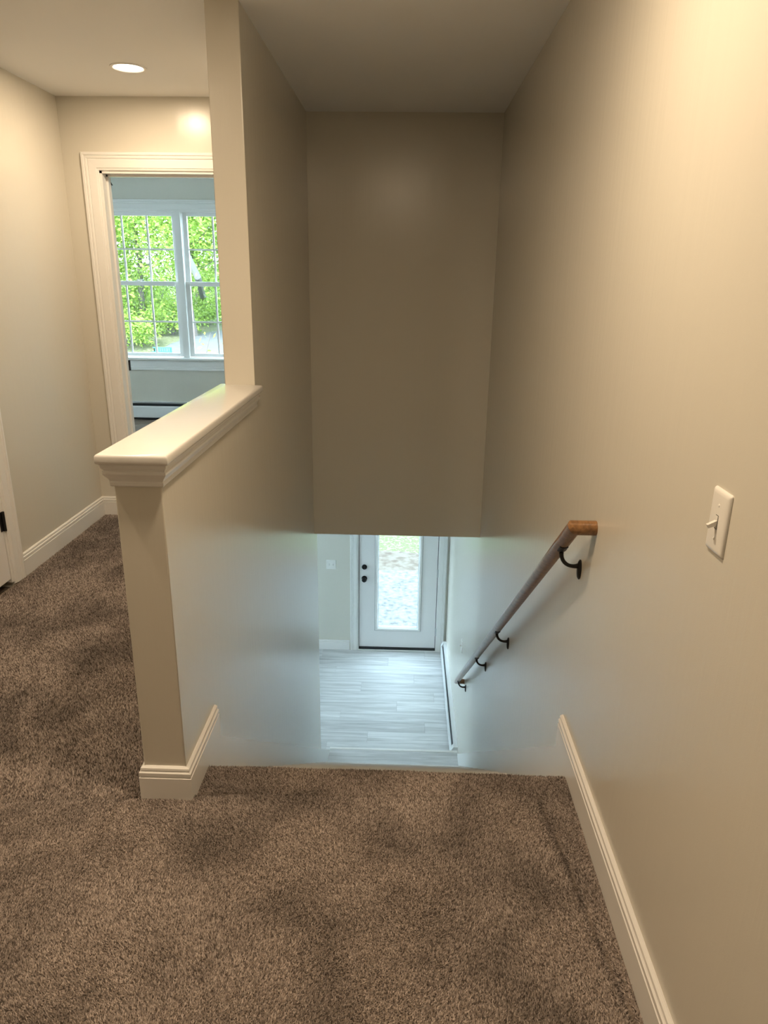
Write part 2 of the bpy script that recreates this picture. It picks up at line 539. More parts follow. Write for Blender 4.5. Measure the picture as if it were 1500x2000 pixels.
# strip between the half wall and the right wall, wrapped over the first nosing
prof_y = [(YE + (YN - .03 - YE) * i / 12, 0.0) for i in range(13)]
for a in range(1, 9):
    th = math.pi / 2 * a / 8
    prof_y.append((YN - .03 + .03 * math.sin(th), -.03 + .03 * math.cos(th)))
prof_y += [(YN - .002, -.06), (YN - .012, -.10), (YN - .02, -.19)]
def strip_pt(x, k):
    y, z = prof_y[k]
    f = 1.0 if z > -.005 else max(0, 1 + z / .03)
    sag = 0.010 * max(0, (y - 1.82) / .1) if z <= 0 else 0
    return Vector((x, y + .006 * noise.noise(Vector((x * 5, 1.7, 0))), z + (carpet_h(x, min(y, YN - .02)) - PILE) * f - (0 if f == 1.0 else 0)))
rows = []
NX = 80
for k in range(len(prof_y)):
    rows.append([bm.verts.new(strip_pt(XL + (XR - XL) * i / NX, k)) for i in range(NX + 1)])
for k in range(len(rows) - 1):
    for i in range(NX):
        bm.faces.new((rows[k][i], rows[k][i + 1], rows[k + 1][i + 1], rows[k + 1][i]))
floor_up = obj('floor', bm, 'carpet', smooth=True)
tag(floor_up, 'brown-grey carpeted upper hall floor at the stair head', 'floor', 'structure')
slab = obj('floor_slab', boxes((XH - T, XR, BACK, 1.60, -.24, -.035), (XH - 1.3, XP, 1.60, YB + .06, -.24, -.035), (RX0, XP, YB + .06, YD, -.24, -.035), (XL, XR, 1.60, YN - .03, -.19, -.04)), 'carpet', floor_up)

def yarn(name, samples, parent, seed):
    """one mesh of short twisted yarn tufts; samples = (N,3) roots, (N,3) normals, size"""
    g = np.random.default_rng(seed)
    P, Nn, S = samples
    n = len(P)
    up = Nn.copy()
    # pile lies in broad swathes where feet and the vacuum have brushed it
    ang = 1.9 * np.sin(P[:, 0] * 5.1 + 1.3 * np.sin(P[:, 1] * 4.3)) + 1.6 * np.sin(P[:, 1] * 6.7 + 1.1 * np.cos(P[:, 0] * 7.1))
    lean = 0.22
    dirv = np.stack([np.cos(ang), np.sin(ang), np.zeros(n)], 1) * lean
    dirv += g.normal(0, .30, (n, 3)) * np.array([1, 1, .2])
    tip = P + (up + dirv) * (S * g.uniform(.75, 1.25, n))[:, None] * PILE * 1.25
    ref = np.where(np.abs(up[:, 2:3]) > .7, np.array([[1., 0, 0]]), np.array([[0, 0, 1.]]))
    a = np.cross(up, ref); a /= np.linalg.norm(a, axis=1, keepdims=True)
    b = np.cross(up, a)
    th = g.uniform(0, 2 * np.pi, n)
    r = .0021 * S
    V = np.empty((n, 4, 3))
    for k in range(3):
        t = th + k * 2 * np.pi / 3
        V[:, k] = P + (a * np.cos(t)[:, None] + b * np.sin(t)[:, None]) * r[:, None]
    V[:, 3] = tip
    F = np.empty((n, 3, 3), np.int32)
    base = np.arange(n, dtype=np.int32)[:, None] * 4
    F[:, 0] = base + np.array([0, 1, 3]); F[:, 1] = base + np.array([1, 2, 3]); F[:, 2] = base + np.array([2, 0, 3])
    me = bpy.data.meshes.new(name)
    me.vertices.add(n * 4); me.vertices.foreach_set('co', V.astype(np.float32).ravel())
    me.loops.add(n * 9); me.loops.foreach_set('vertex_index', F.ravel())
    me.polygons.add(n * 3); me.polygons.foreach_set('loop_start', np.arange(0, n * 9, 3, dtype=np.int32))
    me.update(calc_edges=True)
    tone = np.clip(g.normal(.45, .36, n), 0, 1)
    at = me.attributes.new('tone', 'FLOAT', 'POINT')
    at.data.foreach_set('value', np.repeat(tone, 4).astype(np.float32))
    me.materials.append(M['pile'])
    o = bpy.data.objects.new(name, me)
    C.objects.link(o)
    o.parent = parent
    tag(o, kind='stuff')
    return o

# roots on a jittered grid, height looked up from a raster of carpet_h
def roots(x0, x1, y0, y1, step, g):
    xs = np.arange(x0, x1, step); ys = np.arange(y0, y1, step)
    X, Y = np.meshgrid(xs, ys)
    X = (X + g.uniform(-.5, .5, X.shape) * step).ravel().clip(x0, x1); Y = (Y + g.uniform(-.5, .5, Y.shape) * step).ravel().clip(y0, y1)
    # raster
    q = .008
    nx = int((x1 - x0) / q) + 3; ny = int((y1 - y0) / q) + 3
    H = np.array([[carpet_h(x0 + i * q, y0 + j * q) for i in range(nx)] for j in range(ny)])
    fx = (X - x0) / q; fy = (Y - y0) / q
    i = fx.astype(int); j = fy.astype(int); u = fx - i; v = fy - j
    Z = (H[j, i] * (1 - u) + H[j, i + 1] * u) * (1 - v) + (H[j + 1, i] * (1 - u) + H[j + 1, i + 1] * u) * v
    dx = (H[j, i + 1] - H[j, i]) / q; dy = (H[j + 1, i] - H[j, i]) / q
    Nn = np.stack([-dx, -dy, np.ones_like(dx)], 1); Nn /= np.linalg.norm(Nn, axis=1, keepdims=True)
    return np.stack([X, Y, Z - PILE - .001], 1), Nn

g0 = np.random.default_rng(5)
near = roots(-1.45, XR - .016, 0.80, YE - .016, .0031, g0)
hall = roots(XH + .016, XP - .0, YE - .016, YB - .016, .0046, g0)
left = roots(XH + .016, -1.45, 1.05, YE - .016, .0042, g0)
fr = roots(XL + .016, XR - .016, YE - .016, YN - .03, .0031, g0)
gx = []
for k in range(13, len(prof_y) - 1):
    (ya, za), (yb_, zb) = prof_y[k - 1], prof_y[k]
    L = math.hypot(yb_ - ya, zb - za)
    m = int(L * (XR - XL) / .0032 ** 2)
    xs = g0.uniform(XL + .016, XR - .016, m); t = g0.uniform(0, 1, m)
    nn = np.array([0, -(zb - za), (yb_ - ya)]) / L
    for x, tt in zip(xs, t):
        p = strip_pt(x, k - 1).lerp(strip_pt(x, k), tt)
        gx.append(((p.x, p.y, p.z - .001), nn))
GP = np.array([q[0] for q in gx]); GN = np.array([q[1] for q in gx])
yP = np.concatenate([near[0], left[0], hall[0], fr[0], GP])
yN = np.concatenate([near[1], left[1], hall[1], fr[1], GN])
yS = np.concatenate([np.full(len(near[0]), 1.), np.full(len(left[0]), 1.25), np.full(len(hall[0]), 1.4), np.full(len(fr[0]), 1.), np.full(len(GP), 1.)])
yarn('carpet_pile', (yP, yN, yS), floor_up, 11)

fb = obj('floor_bedroom', boxes((RX0, XP, YB + .06, YD, -.035, -.004)), 'carpet')
tag(fb, 'grey carpet of the bedroom beyond the doorway', 'floor', 'structure')

# ------------------------------------------------------------------ baseboards
def baseboard(name, path, label, flip=1, z=0.0):
    o = obj(name, sweep([(x, y, z) for x, y in path], (0, 0, 1), BASE, flip=flip), 'white')
    return tag(o, label, 'baseboard', 'structure')
baseboard('baseboard_right', [(XR, BACK + .01), (XR, 2.072)], 'white moulded baseboard along the switch wall ending at the stair head', flip=1, z=-.012)
baseboard('baseboard_half_wall', [(XP, YB), (XP, YE), (XL, YE), (XL, 2.072)], 'white moulded baseboard wrapped around the foot of the half wall', flip=-1, z=-.012)
baseboard('baseboard_hall', [(XH, 3.372), (XH, YB), (-1.868, YB)], 'white moulded baseboard running into the hall corner', flip=-1, z=-.012)
baseboard('baseboard_entry_left', [(-3.4, YD), (-.597, YD)], 'white baseboard on the entry wall below the double plate', flip=-1, z=ZL)
baseboard('baseboard_entry_right', [(.538, YD), (XR, YD)], 'short white baseboard piece between front door and heater', flip=-1, z=ZL)

# ------------------------------------------------------------------ half wall cap and mouldings
ov = .031
bm = prism([(XP - ov, YE - ov), (XL + ov, YE - ov), (XL + ov, YP), (XP, YP), (XP, YP + .03), (XP - ov, YP + .03)], 2, ZCAP - .028, ZCAP)
es = [e for e in bm.edges if abs(e.verts[0].co.z - e.verts[1].co.z) < 1e-5]
bmesh.ops.bevel(bm, geom=es, offset=.008, segments=4, affect='EDGES', profile=0.5)
obj('cap_board', bm, 'cap', wall_stair, smooth=True)
MOULD = [(0, 0), (.0, -.062), (.005, -.062), (.008, -.058), (.008, -.051), (.006, -.048), (.010, -.040), (.017, -.031), (.020, -.026),
         (.020, -.020), (.017, -.018), (.017, -.015), (.022, -.009), (.023, 0)]
obj('cap_moulding', sweep([(XL, YP - .012, ZCAP - .028), (XL, YE, ZCAP - .028), (XP, YE, ZCAP - .028), (XP, YP, ZCAP - .028)], (0, 0, 1), MOULD, flip=1), 'white', wall_stair)

# ------------------------------------------------------------------ staircase
st = empty('staircase', (0, YN, 0))
tag(st, 'straight flight of grey plank stairs going down between two walls', 'staircase', 'structure')
def child(o, p):
    o.parent = p
    o.matrix_parent_inverse = Matrix.Translation(-Vector(p.location))
    return o
RISE, RUN, Y0N = .198, .2617, 1.862
nos = [(Y0N + RUN * k, -RISE * k - .016) for k in range(1, 13)] + [(5.45, ZL + .198)]
py = Y0N
for k, (y, z) in enumerate(nos):
    bm = bmesh.new()
    box(bm, XL + .012, XR - .012, py - .03, y, z - .028, z)
    es = [e for e in bm.edges if abs(e.verts[0].co.y - y) < 1e-5 and abs(e.verts[1].co.y - y) < 1e-5 and abs(e.verts[0].co.x - e.verts[1].co.x) > .1]
    bmesh.ops.bevel(bm, geom=es, offset=.009, segments=3, affect='EDGES', profile=0.5)
    tr = child(obj('tread', bm, 'plank'), st)
    obj('nosing_highlight', sweep([(XL + .012, y, z - .0285), (XR - .012, y, z - .0285)], (0, 0, 1), [(-.004, .002), (-.004, .026), (-.002, .0295), (.002, .0305), (.024, .0312), (.024, .029), (.0005, .028), (.0005, .002)], flip=1), 'white', tr)  # white strip puts the highlight on the tread edge into colour
    zb = nos[k + 1][1] if k + 1 < len(nos) else ZL
    child(obj('riser', boxes((XL + .012, XR - .012, y - .043, y - .025, zb - .005, z - .028)), 'white'), st)
    py = y
sk = [(1.60, -.0135), (2.073, -.0135), (5.44, -.0135 - (5.44 - 2.073) * .762), (5.44, ZL), (4.9, ZL), (1.95, -.45), (1.60, -.45)]
child(obj('skirt_board', prism(sk, 0, XL, XL + .013), 'white'), st)
sk2 = [(1.60, -.0135), (2.073, -.0135), (5.40, -.0135 - (5.40 - 2.073) * .762), (5.40, ZL), (4.9, ZL), (1.95, -.45), (1.60, -.45)]
child(obj('skirt_board', prism(sk2, 0, XR - .013, XR), 'white'), st)

# ------------------------------------------------------------------ lower plank floor
pf = obj('floor_entry', boxes((-3.4, XR, 3.4, YD + .02, ZL - .1, ZL - .006)), 'dark')
tag(pf, 'pale grey plank floor of the lower entry', 'floor', 'structure')
PW, PL = .1805, 1.22
y = YD - .004
row = 0
fixed = {7: .115}
while y > 3.5:
    y0 = y - PW
    off = (row * .47 + rnd.uniform(-.12, .12)) % PL
    x = -3.4 - off
    while x < XR:
        a, b = max(-3.4, x), min(XR, x + PL)
        if b - a > .02 and (b > -1.9):
            if not (y < 5.2 and b > XP):
                child_pl = obj('plank', boxes((a + .0006, b - .0006, y0 + .0006, y - .0006, ZL - .006, ZL)), 'plank', pf)
            elif a < XP:
                child_pl = obj('plank', boxes((a + .0006, min(b, XP) - .0006, y0 + .0006, y - .0006, ZL - .006, ZL)), 'plank', pf)
        x += PL
    y = y0
    row += 1

# ------------------------------------------------------------------ door_1 closet door in the left hall wall
d1 = empty('door_1', (XH, (CY0 + CY1) / 2, 0))
tag(d1, 'white closet door with black hinge in the hall wall, cut by the picture edge', 'door', 'structure')
J = .018
child(obj('jamb', boxes((XH - T, XH, CY1 - J, CY1, 0, CZ), (XH - T, XH, CY0, CY0 + J, 0, CZ), (XH - T, XH, CY0, CY1, CZ - J, CZ)), 'white'), d1)
leaf = boxes((XH - .04, XH - .003, CY0 + J + .003, CY1 - J - .003, .02, CZ - J - .003), bev=.002, seg=1)
lf = child(obj('leaf', leaf, 'doorwhite'), d1)
for z0, z1 in ((.16, .90), (1.02, 1.90)):
    for side in (0,):
        fr_ = sweep([(XH - .003, CY0 + .14, z0), (XH - .003, CY1 - .14, z0), (XH - .003, CY1 - .14, z1), (XH - .003, CY0 + .14, z1), (XH - .003, CY0 + .14, z0)],
                    (1, 0, 0), [(0, -.002), (0, .004), (.012, .001), (.012, -.002)], flip=1)
        child(obj('panel_moulding', fr_, 'doorwhite'), d1)
for zz in (.328, 1.05, 1.83):
    bm = bmesh.new()
    tube(bm, [(XH + .006, CY1 - J + .002, zz - .05), (XH + .006, CY1 - J + .002, zz + .05)], .0075, 12)
    box(bm, XH - .003, XH + .001, CY1 - J - .022, CY1 - J - .003, zz - .048, zz + .048)
    box(bm, XH - .002, XH + .002, CY1 - J, CY1 - J + .006, zz - .048, zz + .048)
    tag(child(obj('hinge', bm, 'black'), d1), 'black hinge')
child(obj('casing', sweep([(XH, CY0 - .002, 0), (XH, CY0 - .002, CZ + .002), (XH, CY1 - .004, CZ + .002), (XH, CY1 - .004, -.01)], (1, 0, 0), casing_prof(), flip=1), 'white'), d1)

# ------------------------------------------------------------------ door_2 bedroom doorway
d2 = empty('door_2', ((BX0 + BX1) / 2, YB, 0))
tag(d2, 'open bedroom doorway with white moulded casing at the hall end', 'doorway', 'structure')
child(obj('jamb', boxes((BX0, BX0 + J, YB, YB + T, 0, BZ), (BX1 - J, BX1, YB, YB + T, 0, BZ), (BX0, BX1, YB, YB + T, BZ - J, BZ)), 'white'), d2)
child(obj('door_stop', boxes((BX0 + J, BX0 + J + .011, YB + .055, YB + .085, 0, BZ - J), (BX1 - J - .011, BX1 - J, YB + .055, YB + .085, 0, BZ - J),
                             (BX0 + J, BX1 - J, YB + .055, YB + .085, BZ - J - .011, BZ - J)), 'white'), d2)
tag(child(obj('strike_plate', boxes((BX0 + J - .002, BX0 + J + .003, YB + .088, YB + T, .915, .978), (BX0 + J - .002, BX0 + J + .007, YB + T - .002, YB + T + .012, .915, .978)), 'black'), d2), 'black strike plate')
child(obj('casing', sweep([(BX0 + .004, YB, 0), (BX0 + .004, YB, BZ - .004), (BX1 - .004, YB, BZ - .004), (BX1 - .004, YB, 0)], (0, -1, 0), casing_prof(.094), flip=1), 'white'), d2)
child(obj('casing', sweep([(BX0 + .004, YB + T, 0), (BX0 + .004, YB + T, BZ - .004), (BX1 - .004, YB + T, BZ - .004), (BX1 - .004, YB + T, 0)], (0, 1, 0), casing_prof(.094), flip=-1), 'white'), d2)

# ------------------------------------------------------------------ window_1 bedroom double window
w1 = empty('window_1', ((WX0 + WX1) / 2, YD, WZ0))
tag(w1, 'white double window with grilles in the bedroom, green trees outside', 'window', 'structure')
child(obj('frame', boxes((WX0, WX0 + .03, YD, YD + .13, WZ0, WZ1), (WX1 - .03, WX1, YD, YD + .13, WZ0, WZ1), (WX0 + .03, WX1 - .03, YD, YD + .13, WZ1 - .02, WZ1),
                         (WX0 + .03, WX1 - .03, YD, YD + .13, WZ0, WZ0 + .02), (-2.352, -2.288, YD - .006, YD + .13, WZ0 + .02, WZ1 - .02)), 'white'), w1)
for gx0, gx1 in ((-3.175, -2.398), (-2.242, -1.465)):
    for (gz0, gz1, yy, mz) in ((1.432, 2.062, YD + .065, 1.745), (.705, 1.388, YD + .030, 1.028)):
        s = .042
        t0, t1 = (.035, .044) if gz0 < 1 else (.044, .033)
        sash = child(obj('sash', boxes((gx0 - s, gx0, yy, yy + .032, gz0 - t0, gz1 + t1), (gx1, gx1 + s, yy, yy + .032, gz0 - t0, gz1 + t1),
                                       (gx0, gx1, yy, yy + .032, gz1, gz1 + t1), (gx0, gx1, yy, yy + .032, gz0 - t0, gz0), bev=.002, seg=1), 'white'), w1)
        gl = obj('pane', boxes((gx0, gx1, yy + .013, yy + .018, gz0, gz1)), 'glass', sash)
        dx = (gx1 - gx0) / 3
        for i in (1, 2):
            obj('muntin', boxes((gx0 + dx * i - .009, gx0 + dx * i + .009, yy + .010, yy + .021, gz0, gz1)), 'white', sash)
        obj('muntin', boxes((gx0, gx1, yy + .0105, yy + .0205, mz - .009, mz + .009)), 'white', sash)
        if gz0 < 1:
            bm = bmesh.new()
            cx_ = (gx0 + gx1) / 2
            box(bm, cx_ - .03, cx_ + .03, yy + .004, yy + .026, gz1 + .044, gz1 + .050)
            lathe(bm, [(.012, 0), (.012, .010), (.006, .013), (0, .013)], (cx_, yy + .015, gz1 + .050), seg=16)
            box(bm, cx_ - .005, cx_ + .035, yy + .005, yy + .013, gz1 + .056, gz1 + .063)
            obj('sash_lock', bm, 'white', sash)
child(obj('casing', sweep([(WX0 + .006, YD, WZ0 + .015), (WX0 + .006, YD, WZ1 - .006), (WX1 - .006, YD, WZ1 - .006), (WX1 - .006, YD, WZ0 + .015)], (0, -1, 0), casing_prof(.10), flip=1), 'white'), w1)
child(obj('stool', boxes((WX0 - .13, WX1 + .13, YD - .045, YD + .03, WZ0 - .008, WZ0 + .016), bev=.005), 'white'), w1)
child(obj('apron', sweep([(WX0 - .09, YD, .628), (WX1 + .09, YD, .628)], (0, -1, 0), casing_prof(.10), flip=-1), 'white'), w1)

# unseen side windows, added to bring more daylight into both rooms
def fill_window(name, x, y0, y1, z0, z1, label):
    e = empty(name, (x, (y0 + y1) / 2, z0))
    tag(e, label, 'window', 'structure')
    ym = (y0 + y1) / 2
    child(obj('frame', boxes((x - .12, x, y0, y0 + .03, z0, z1), (x - .12, x, y1 - .03, y1, z0, z1), (x - .12, x, y0 + .03, y1 - .03, z0, z0 + .03),
                             (x - .12, x, y0 + .03, y1 - .03, z1 - .03, z1), (x - .12, x, ym - .03, ym + .03, z0 + .03, z1 - .03)), 'white'), e)
    for a, b in ((y0 + .03, ym - .03), (ym + .03, y1 - .03)):
        s_ = child(obj('sash', boxes((x - .08, x - .05, a, a + .04, z0 + .03, z1 - .03), (x - .08, x - .05, b - .04, b, z0 + .03, z1 - .03), (x - .08, x - .05, a + .04, b - .04, z0 + .03, z0 + .07),
                                     (x - .08, x - .05, a + .04, b - .04, z1 - .07, z1 - .03), (x - .08, x - .05, a + .04, b - .04, (z0 + z1) / 2 - .02, (z0 + z1) / 2 + .02)), 'white'), e)
        obj('pane', boxes((x - .068, x - .062, a + .04, b - .04, z0 + .07, z1 - .07)), 'glass', s_)
fill_window('fill_window_bedroom', RX0, 5.2, 6.1, .65, 2.11, 'unseen side window added to brighten the bedroom')
fill_window('fill_window_entry', -3.4, LWY0, LWY1, LWZ0, LWZ1, 'unseen side window added to brighten the entry')

# ------------------------------------------------------------------ door_3 front door
d3 = empty('door_3', ((DX0 + DX1) / 2, YD, ZL))
tag(d3, 'pale front door with a tall glass light at the foot of the stairs', 'door', 'structure')
LX0, LX1 = -.487, .427
child(obj('jamb', boxes((DX0, LX0 - .003, YD, YD + .15, ZL, DZ1), (LX1 + .003, DX1, YD, YD + .15, ZL, DZ1), (LX0, LX1, YD, YD + .15, DZ1 - .02, DZ1)), 'white'), d3)
gX0, gX1, gZ0, gZ1 = -.262, .210, ZL + .295, ZL + 1.86
lz0 = ZL + .038
yl = YD + .012
child(obj('gap_shade', boxes((LX0 - .003, LX0 + .0035, YD + .016, YD + .03, ZL, DZ1 - .02), (LX1 - .0035, LX1 + .003, YD + .016, YD + .03, ZL, DZ1 - .02)), 'dark'), d3)  # dark strips that paint shade into the gaps beside the leaf
leaf3 = child(obj('leaf', boxes((LX0 + .0035, gX0 - .02, yl, yl + .044, lz0, DZ1 - .023), (gX1 + .02, LX1 - .0035, yl, yl + .044, lz0, DZ1 - .023),
                                (gX0 - .02, gX1 + .02, yl, yl + .044, lz0, gZ0 - .02), (gX0 - .02, gX1 + .02, yl, yl + .044, gZ1 + .02, DZ1 - .023)), 'doorwhite'), d3)
def kid(o, p):
    o.parent = p
    return o
LITE = [(0, 0), (0, .004), (.010, .013), (.026, .015), (.034, .010), (.036, 0)]
fr3 = sweep([(gX0, yl, gZ0), (gX0, yl, gZ1), (gX1, yl, gZ1), (gX1, yl, gZ0), (gX0, yl, gZ0)], (0, -1, 0), LITE, flip=1)
kid(obj('lite_frame', fr3, 'white'), leaf3)
kid(obj('lite_frame', sweep([(gX0, yl + .044, gZ0), (gX0, yl + .044, gZ1), (gX1, yl + .044, gZ1), (gX1, yl + .044, gZ0), (gX0, yl + .044, gZ0)], (0, 1, 0), LITE, flip=-1), 'white'), leaf3)
kid(obj('bevel_shade', sweep([(gX0 - .0345, yl, gZ0 - .0345), (gX0 - .0345, yl, gZ1 + .0345), (gX1 + .0345, yl, gZ1 + .0345), (gX1 + .0345, yl, gZ0 - .0345), (gX0 - .0345, yl, gZ0 - .0345)],
                        (0, -1, 0), [(0, 0), (0, .004), (.005, .003), (.005, 0)], flip=1), 'bevel_shade'), leaf3)  # grey outline, shading at the frame's outer edge put into colour
kid(obj('inner_bevel_shade', sweep([(gX0, yl, gZ0), (gX0, yl, gZ1), (gX1, yl, gZ1), (gX1, yl, gZ0), (gX0, yl, gZ0)],
                        (0, -1, 0), [(-.006, -.017), (-.006, -.012), (0, .0045), (.004, .004), (.004, -.017)], flip=1), 'bevel_shade'), leaf3)  # grey ring, shading of the frame's inner bevel put into colour
kid(obj('glass', boxes((gX0 - .018, gX1 + .018, yl + .018, yl + .028, gZ0 - .018, gZ1 + .018)), 'glass'), leaf3)
for sx_ in (gX0 - .018, gX1 + .018):
    for k in range(6):
        zz = gZ0 + .05 + k * .28
        bm = bmesh.new()
        lathe(bm, [(0, .0165), (.004, .0162), (.005, .013)], (sx_, yl, zz), (0, -1, 0), 10)
        kid(obj('screw_plug', bm, 'plate'), leaf3)
for zz, big in ((-1.698, False), (-1.842, True)):
    bm = bmesh.new()
    if big:
        lathe(bm, [(0, 0), (.033, 0), (.033, .006), (.026, .009), (.012, .011), (.011, .030), (.016, .034), (.026, .042), (.029, .052), (.026, .061), (.015, .067), (0, .068)], (-.424, yl, zz), (0, -1, 0), 28)
    else:
        lathe(bm, [(0, 0), (.031, 0), (.031, .008), (.027, .012), (.010, .013), (0, .013)], (-.424, yl, zz), (0, -1, 0), 28)
        box(bm, -.428, -.420, yl - .030, yl - .012, zz - .018, zz + .018, bev=.002)
    tag(kid(obj('door_knob' if big else 'deadbolt', bm, 'black', smooth=True), leaf3), 'black round door knob' if big else 'black deadbolt thumb turn')
kid(obj('latch_plate', boxes((LX0 - .0025, LX0 + .002, yl - .001, yl + .03, -1.875, -1.815)), 'black'), leaf3)
for zz in (-1.755, -2.515, -.95):
    bm = bmesh.new()
    tube(bm, [(LX1 + .002, YD + .004, zz - .05), (LX1 + .002, YD + .004, zz + .05)], .008, 12)
    box(bm, LX1 + .002, LX1 + .015, YD - .001, YD + .004, zz - .05, zz + .05)
    tag(kid(obj('hinge', bm, 'steel'), leaf3), 'steel hinge')
child(obj('casing', sweep([(DX0 + .008, YD, ZL), (DX0 + .008, YD, DZ1 - .008), (DX1 - .008, YD, DZ1 - .008), (DX1 - .008, YD, ZL)], (0, -1, 0), casing_prof(.092), flip=1), 'white'), d3)
child(obj('threshold', boxes((LX0 - .003, LX1 + .003, YD - .004, YD + .15, ZL, ZL + .034), bev=.003), 'dark'), d3)
child(obj('toe_strip', boxes((DX0 + .01, DX1 - .01, YD - .024, YD - .005, ZL, ZL + .012), bev=.004), 'white'), d3)

# ------------------------------------------------------------------ handrail
hr = empty('handrail', (XR, Y0N, .80))
tag(hr, 'oak handrail on black brackets descending the right stairwell wall', 'handrail')
RXC = .492
zs_ = [(2.053, .703), (3.242, -.203), (4.015, -.793), (5.121, -1.644)]
slope = (zs_[3][1] - zs_[0][1]) / (zs_[3][0] - zs_[0][0])
RR = .0215
def rail_z(y): return zs_[0][1] + slope * (y - zs_[0][0]) + RR / math.cos(math.atan(slope)) + .002
ytop, ybot = 1.935, 5.27
bm = bmesh.new()
def miter_tube(pts, r, seg=20, flat=.86):
    P = [Vector(p) for p in pts]
    prev = None
    rings = []
    for i in range(len(P)):
        d0 = (P[i] - P[i - 1]).normalized() if i else (P[1] - P[0]).normalized()
        d1 = (P[i + 1] - P[i]).normalized() if i < len(P) - 1 else d0
        nrm = (d0 + d1).normalized()
        if prev is None:
            u = Vector((0, 0, 1)); s = d0.cross(u).normalized(); t = s.cross(d0)
            prev = [P[0] + (s * math.cos(2 * math.pi * k / seg) + t * math.sin(2 * math.pi * k / seg)) * r for k in range(seg)]
            rings.append(prev)
            continue
        new = []
        for v in prev:
            tt = (P[i] - v).dot(nrm) / d0.dot(nrm)
            new.append(v + d0 * tt)
        rings.append(new); prev = new
    return rings
ptop = Vector((RXC, ytop, rail_z(ytop))); pbot = Vector((RXC, ybot, rail_z(ybot)))
rings = miter_tube([(XR, ytop, ptop.z), ptop, pbot, (XR, ybot, pbot.z)], RR)
RV = [[bm.verts.new(v) for v in r] for r in rings]
def span(bm, a, b):
    n = len(a)
    for k in range(n): bm.faces.new((a[k], a[(k + 1) % n], b[(k + 1) % n], b[k]))
span(bm, RV[1], RV[2])
bm.faces.new(RV[1]); bm.faces.new(list(reversed(RV[2])))
child(obj('rail', bm, 'wood', smooth=True), hr)
for a, b in ((0, 1), (2, 3)):
    bm = bmesh.new()
    A = [bm.verts.new(v) for v in rings[a]]; B = [bm.verts.new(v) for v in rings[b]]
    span(bm, A, B); bm.faces.new(A); bm.faces.new(list(reversed(B)))
    child(obj('wall_return', bm, 'wood', smooth=True), hr)
for (y, z) in zs_:
    br = None
    ez = z - .054
    bm = bmesh.new()
    # oval rose on the wall, teardrop towards the bottom
    prof = [(.0, .0), (.016, .0), (.0165, .004), (.013, .008), (.006, .010), (0, .0105)]
    lathe(bm, prof, (XR, y, ez), (-1, 0, 0), 24)
    for v in bm.verts:
        dz = v.co.z - ez
        v.co.z = ez + dz * 2.0 - .004
    rose = child(obj('bracket', bm, 'black', smooth=True), hr)
    tag(rose, 'black curved rail bracket')
    bm = bmesh.new()
    pts = []
    x0, x1 = XR - .006, RXC + .0
    for k in range(11):
        t = k / 10
        th = math.pi / 2 * t
        pts.append((x0 - (x0 - x1) * math.sin(th) * 1.0, y, ez + .008 - .006 * math.sin(math.pi * t) + (z - .004 - ez - .008) * (1 - math.cos(th))))
    tube(bm, pts, [.009, .0072, .0064, .006, .006, .006, .006, .006, .0062, .0066, .007], 12, up=(0, 1, 0))
    obj('arm', bm, 'black', rose, smooth=True)
    bm = bmesh.new()
    sl = math.atan(slope)
    dv = Vector((0, math.cos(sl), math.sin(sl)))
    nv = Vector((0, -math.sin(sl), math.cos(sl)))
    c = Vector((RXC, y, rail_z(y))) - nv * (RR - .001)
    vs = []
    for k in (-1, 1):
        rowv = []
        for q in range(7):
            a = (q - 3) / 3 * .55
            for rr in (RR + .003,):
                rowv.append(Vector((RXC, y, rail_z(y))) + Vector((1, 0, 0)) * math.sin(a) * rr - nv * math.cos(a) * rr + dv * k * .020)
        vs.append(rowv)
    inner = [[p_ + nv * .004 for p_ in r_] for r_ in vs]
    o_ = [[bm.verts.new(p_) for p_ in r_] for r_ in vs]
    i_ = [[bm.verts.new(p_) for p_ in r_] for r_ in inner]
    for q in range(6):
        bm.faces.new((o_[0][q], o_[0][q + 1], o_[1][q + 1], o_[1][q]))
        bm.faces.new((i_[0][q], i_[0][q + 1], i_[1][q + 1], i_[1][q]))
        for k in (0, 1): bm.faces.new((o_[k][q], o_[k][q + 1], i_[k][q + 1], i_[k][q]))
    for q in (0, 6): bm.faces.new((o_[0][q], o_[1][q], i_[1][q], i_[0][q]))
    obj('saddle', bm, 'black', rose, smooth=True)

# ------------------------------------------------------------------ switch plates
def plate_mesh(w_, h_, t=.0065):
    """plate in local XZ, facing -Y, with rounded pillow edges"""
    bm = bmesh.new()
    rings = []
    for ins, y in ((0, 0), (0, -.0015), (.0018, -.0042), (.005, -.0058), (.009, -t)):
        a, b = w_ / 2 - ins, h_ / 2 - ins
        c = .004
        pts = []
        for sx_, sz_, a0 in ((1, 1, 0), (-1, 1, 90), (-1, -1, 180), (1, -1, 270)):
            for k in range(4):
                th = math.radians(a0 + 30 * k)
                pts.append((sx_ * (a - c) + c * math.cos(th), y, sz_ * (b - c) + c * math.sin(th)))
        rings.append([bm.verts.new(p_) for p_ in pts])
    for r, q in zip(rings[:-1], rings[1:]): span(bm, r, q)
    bm.faces.new(rings[0]); bm.faces.new(list(reversed(rings[-1])))
    return bm

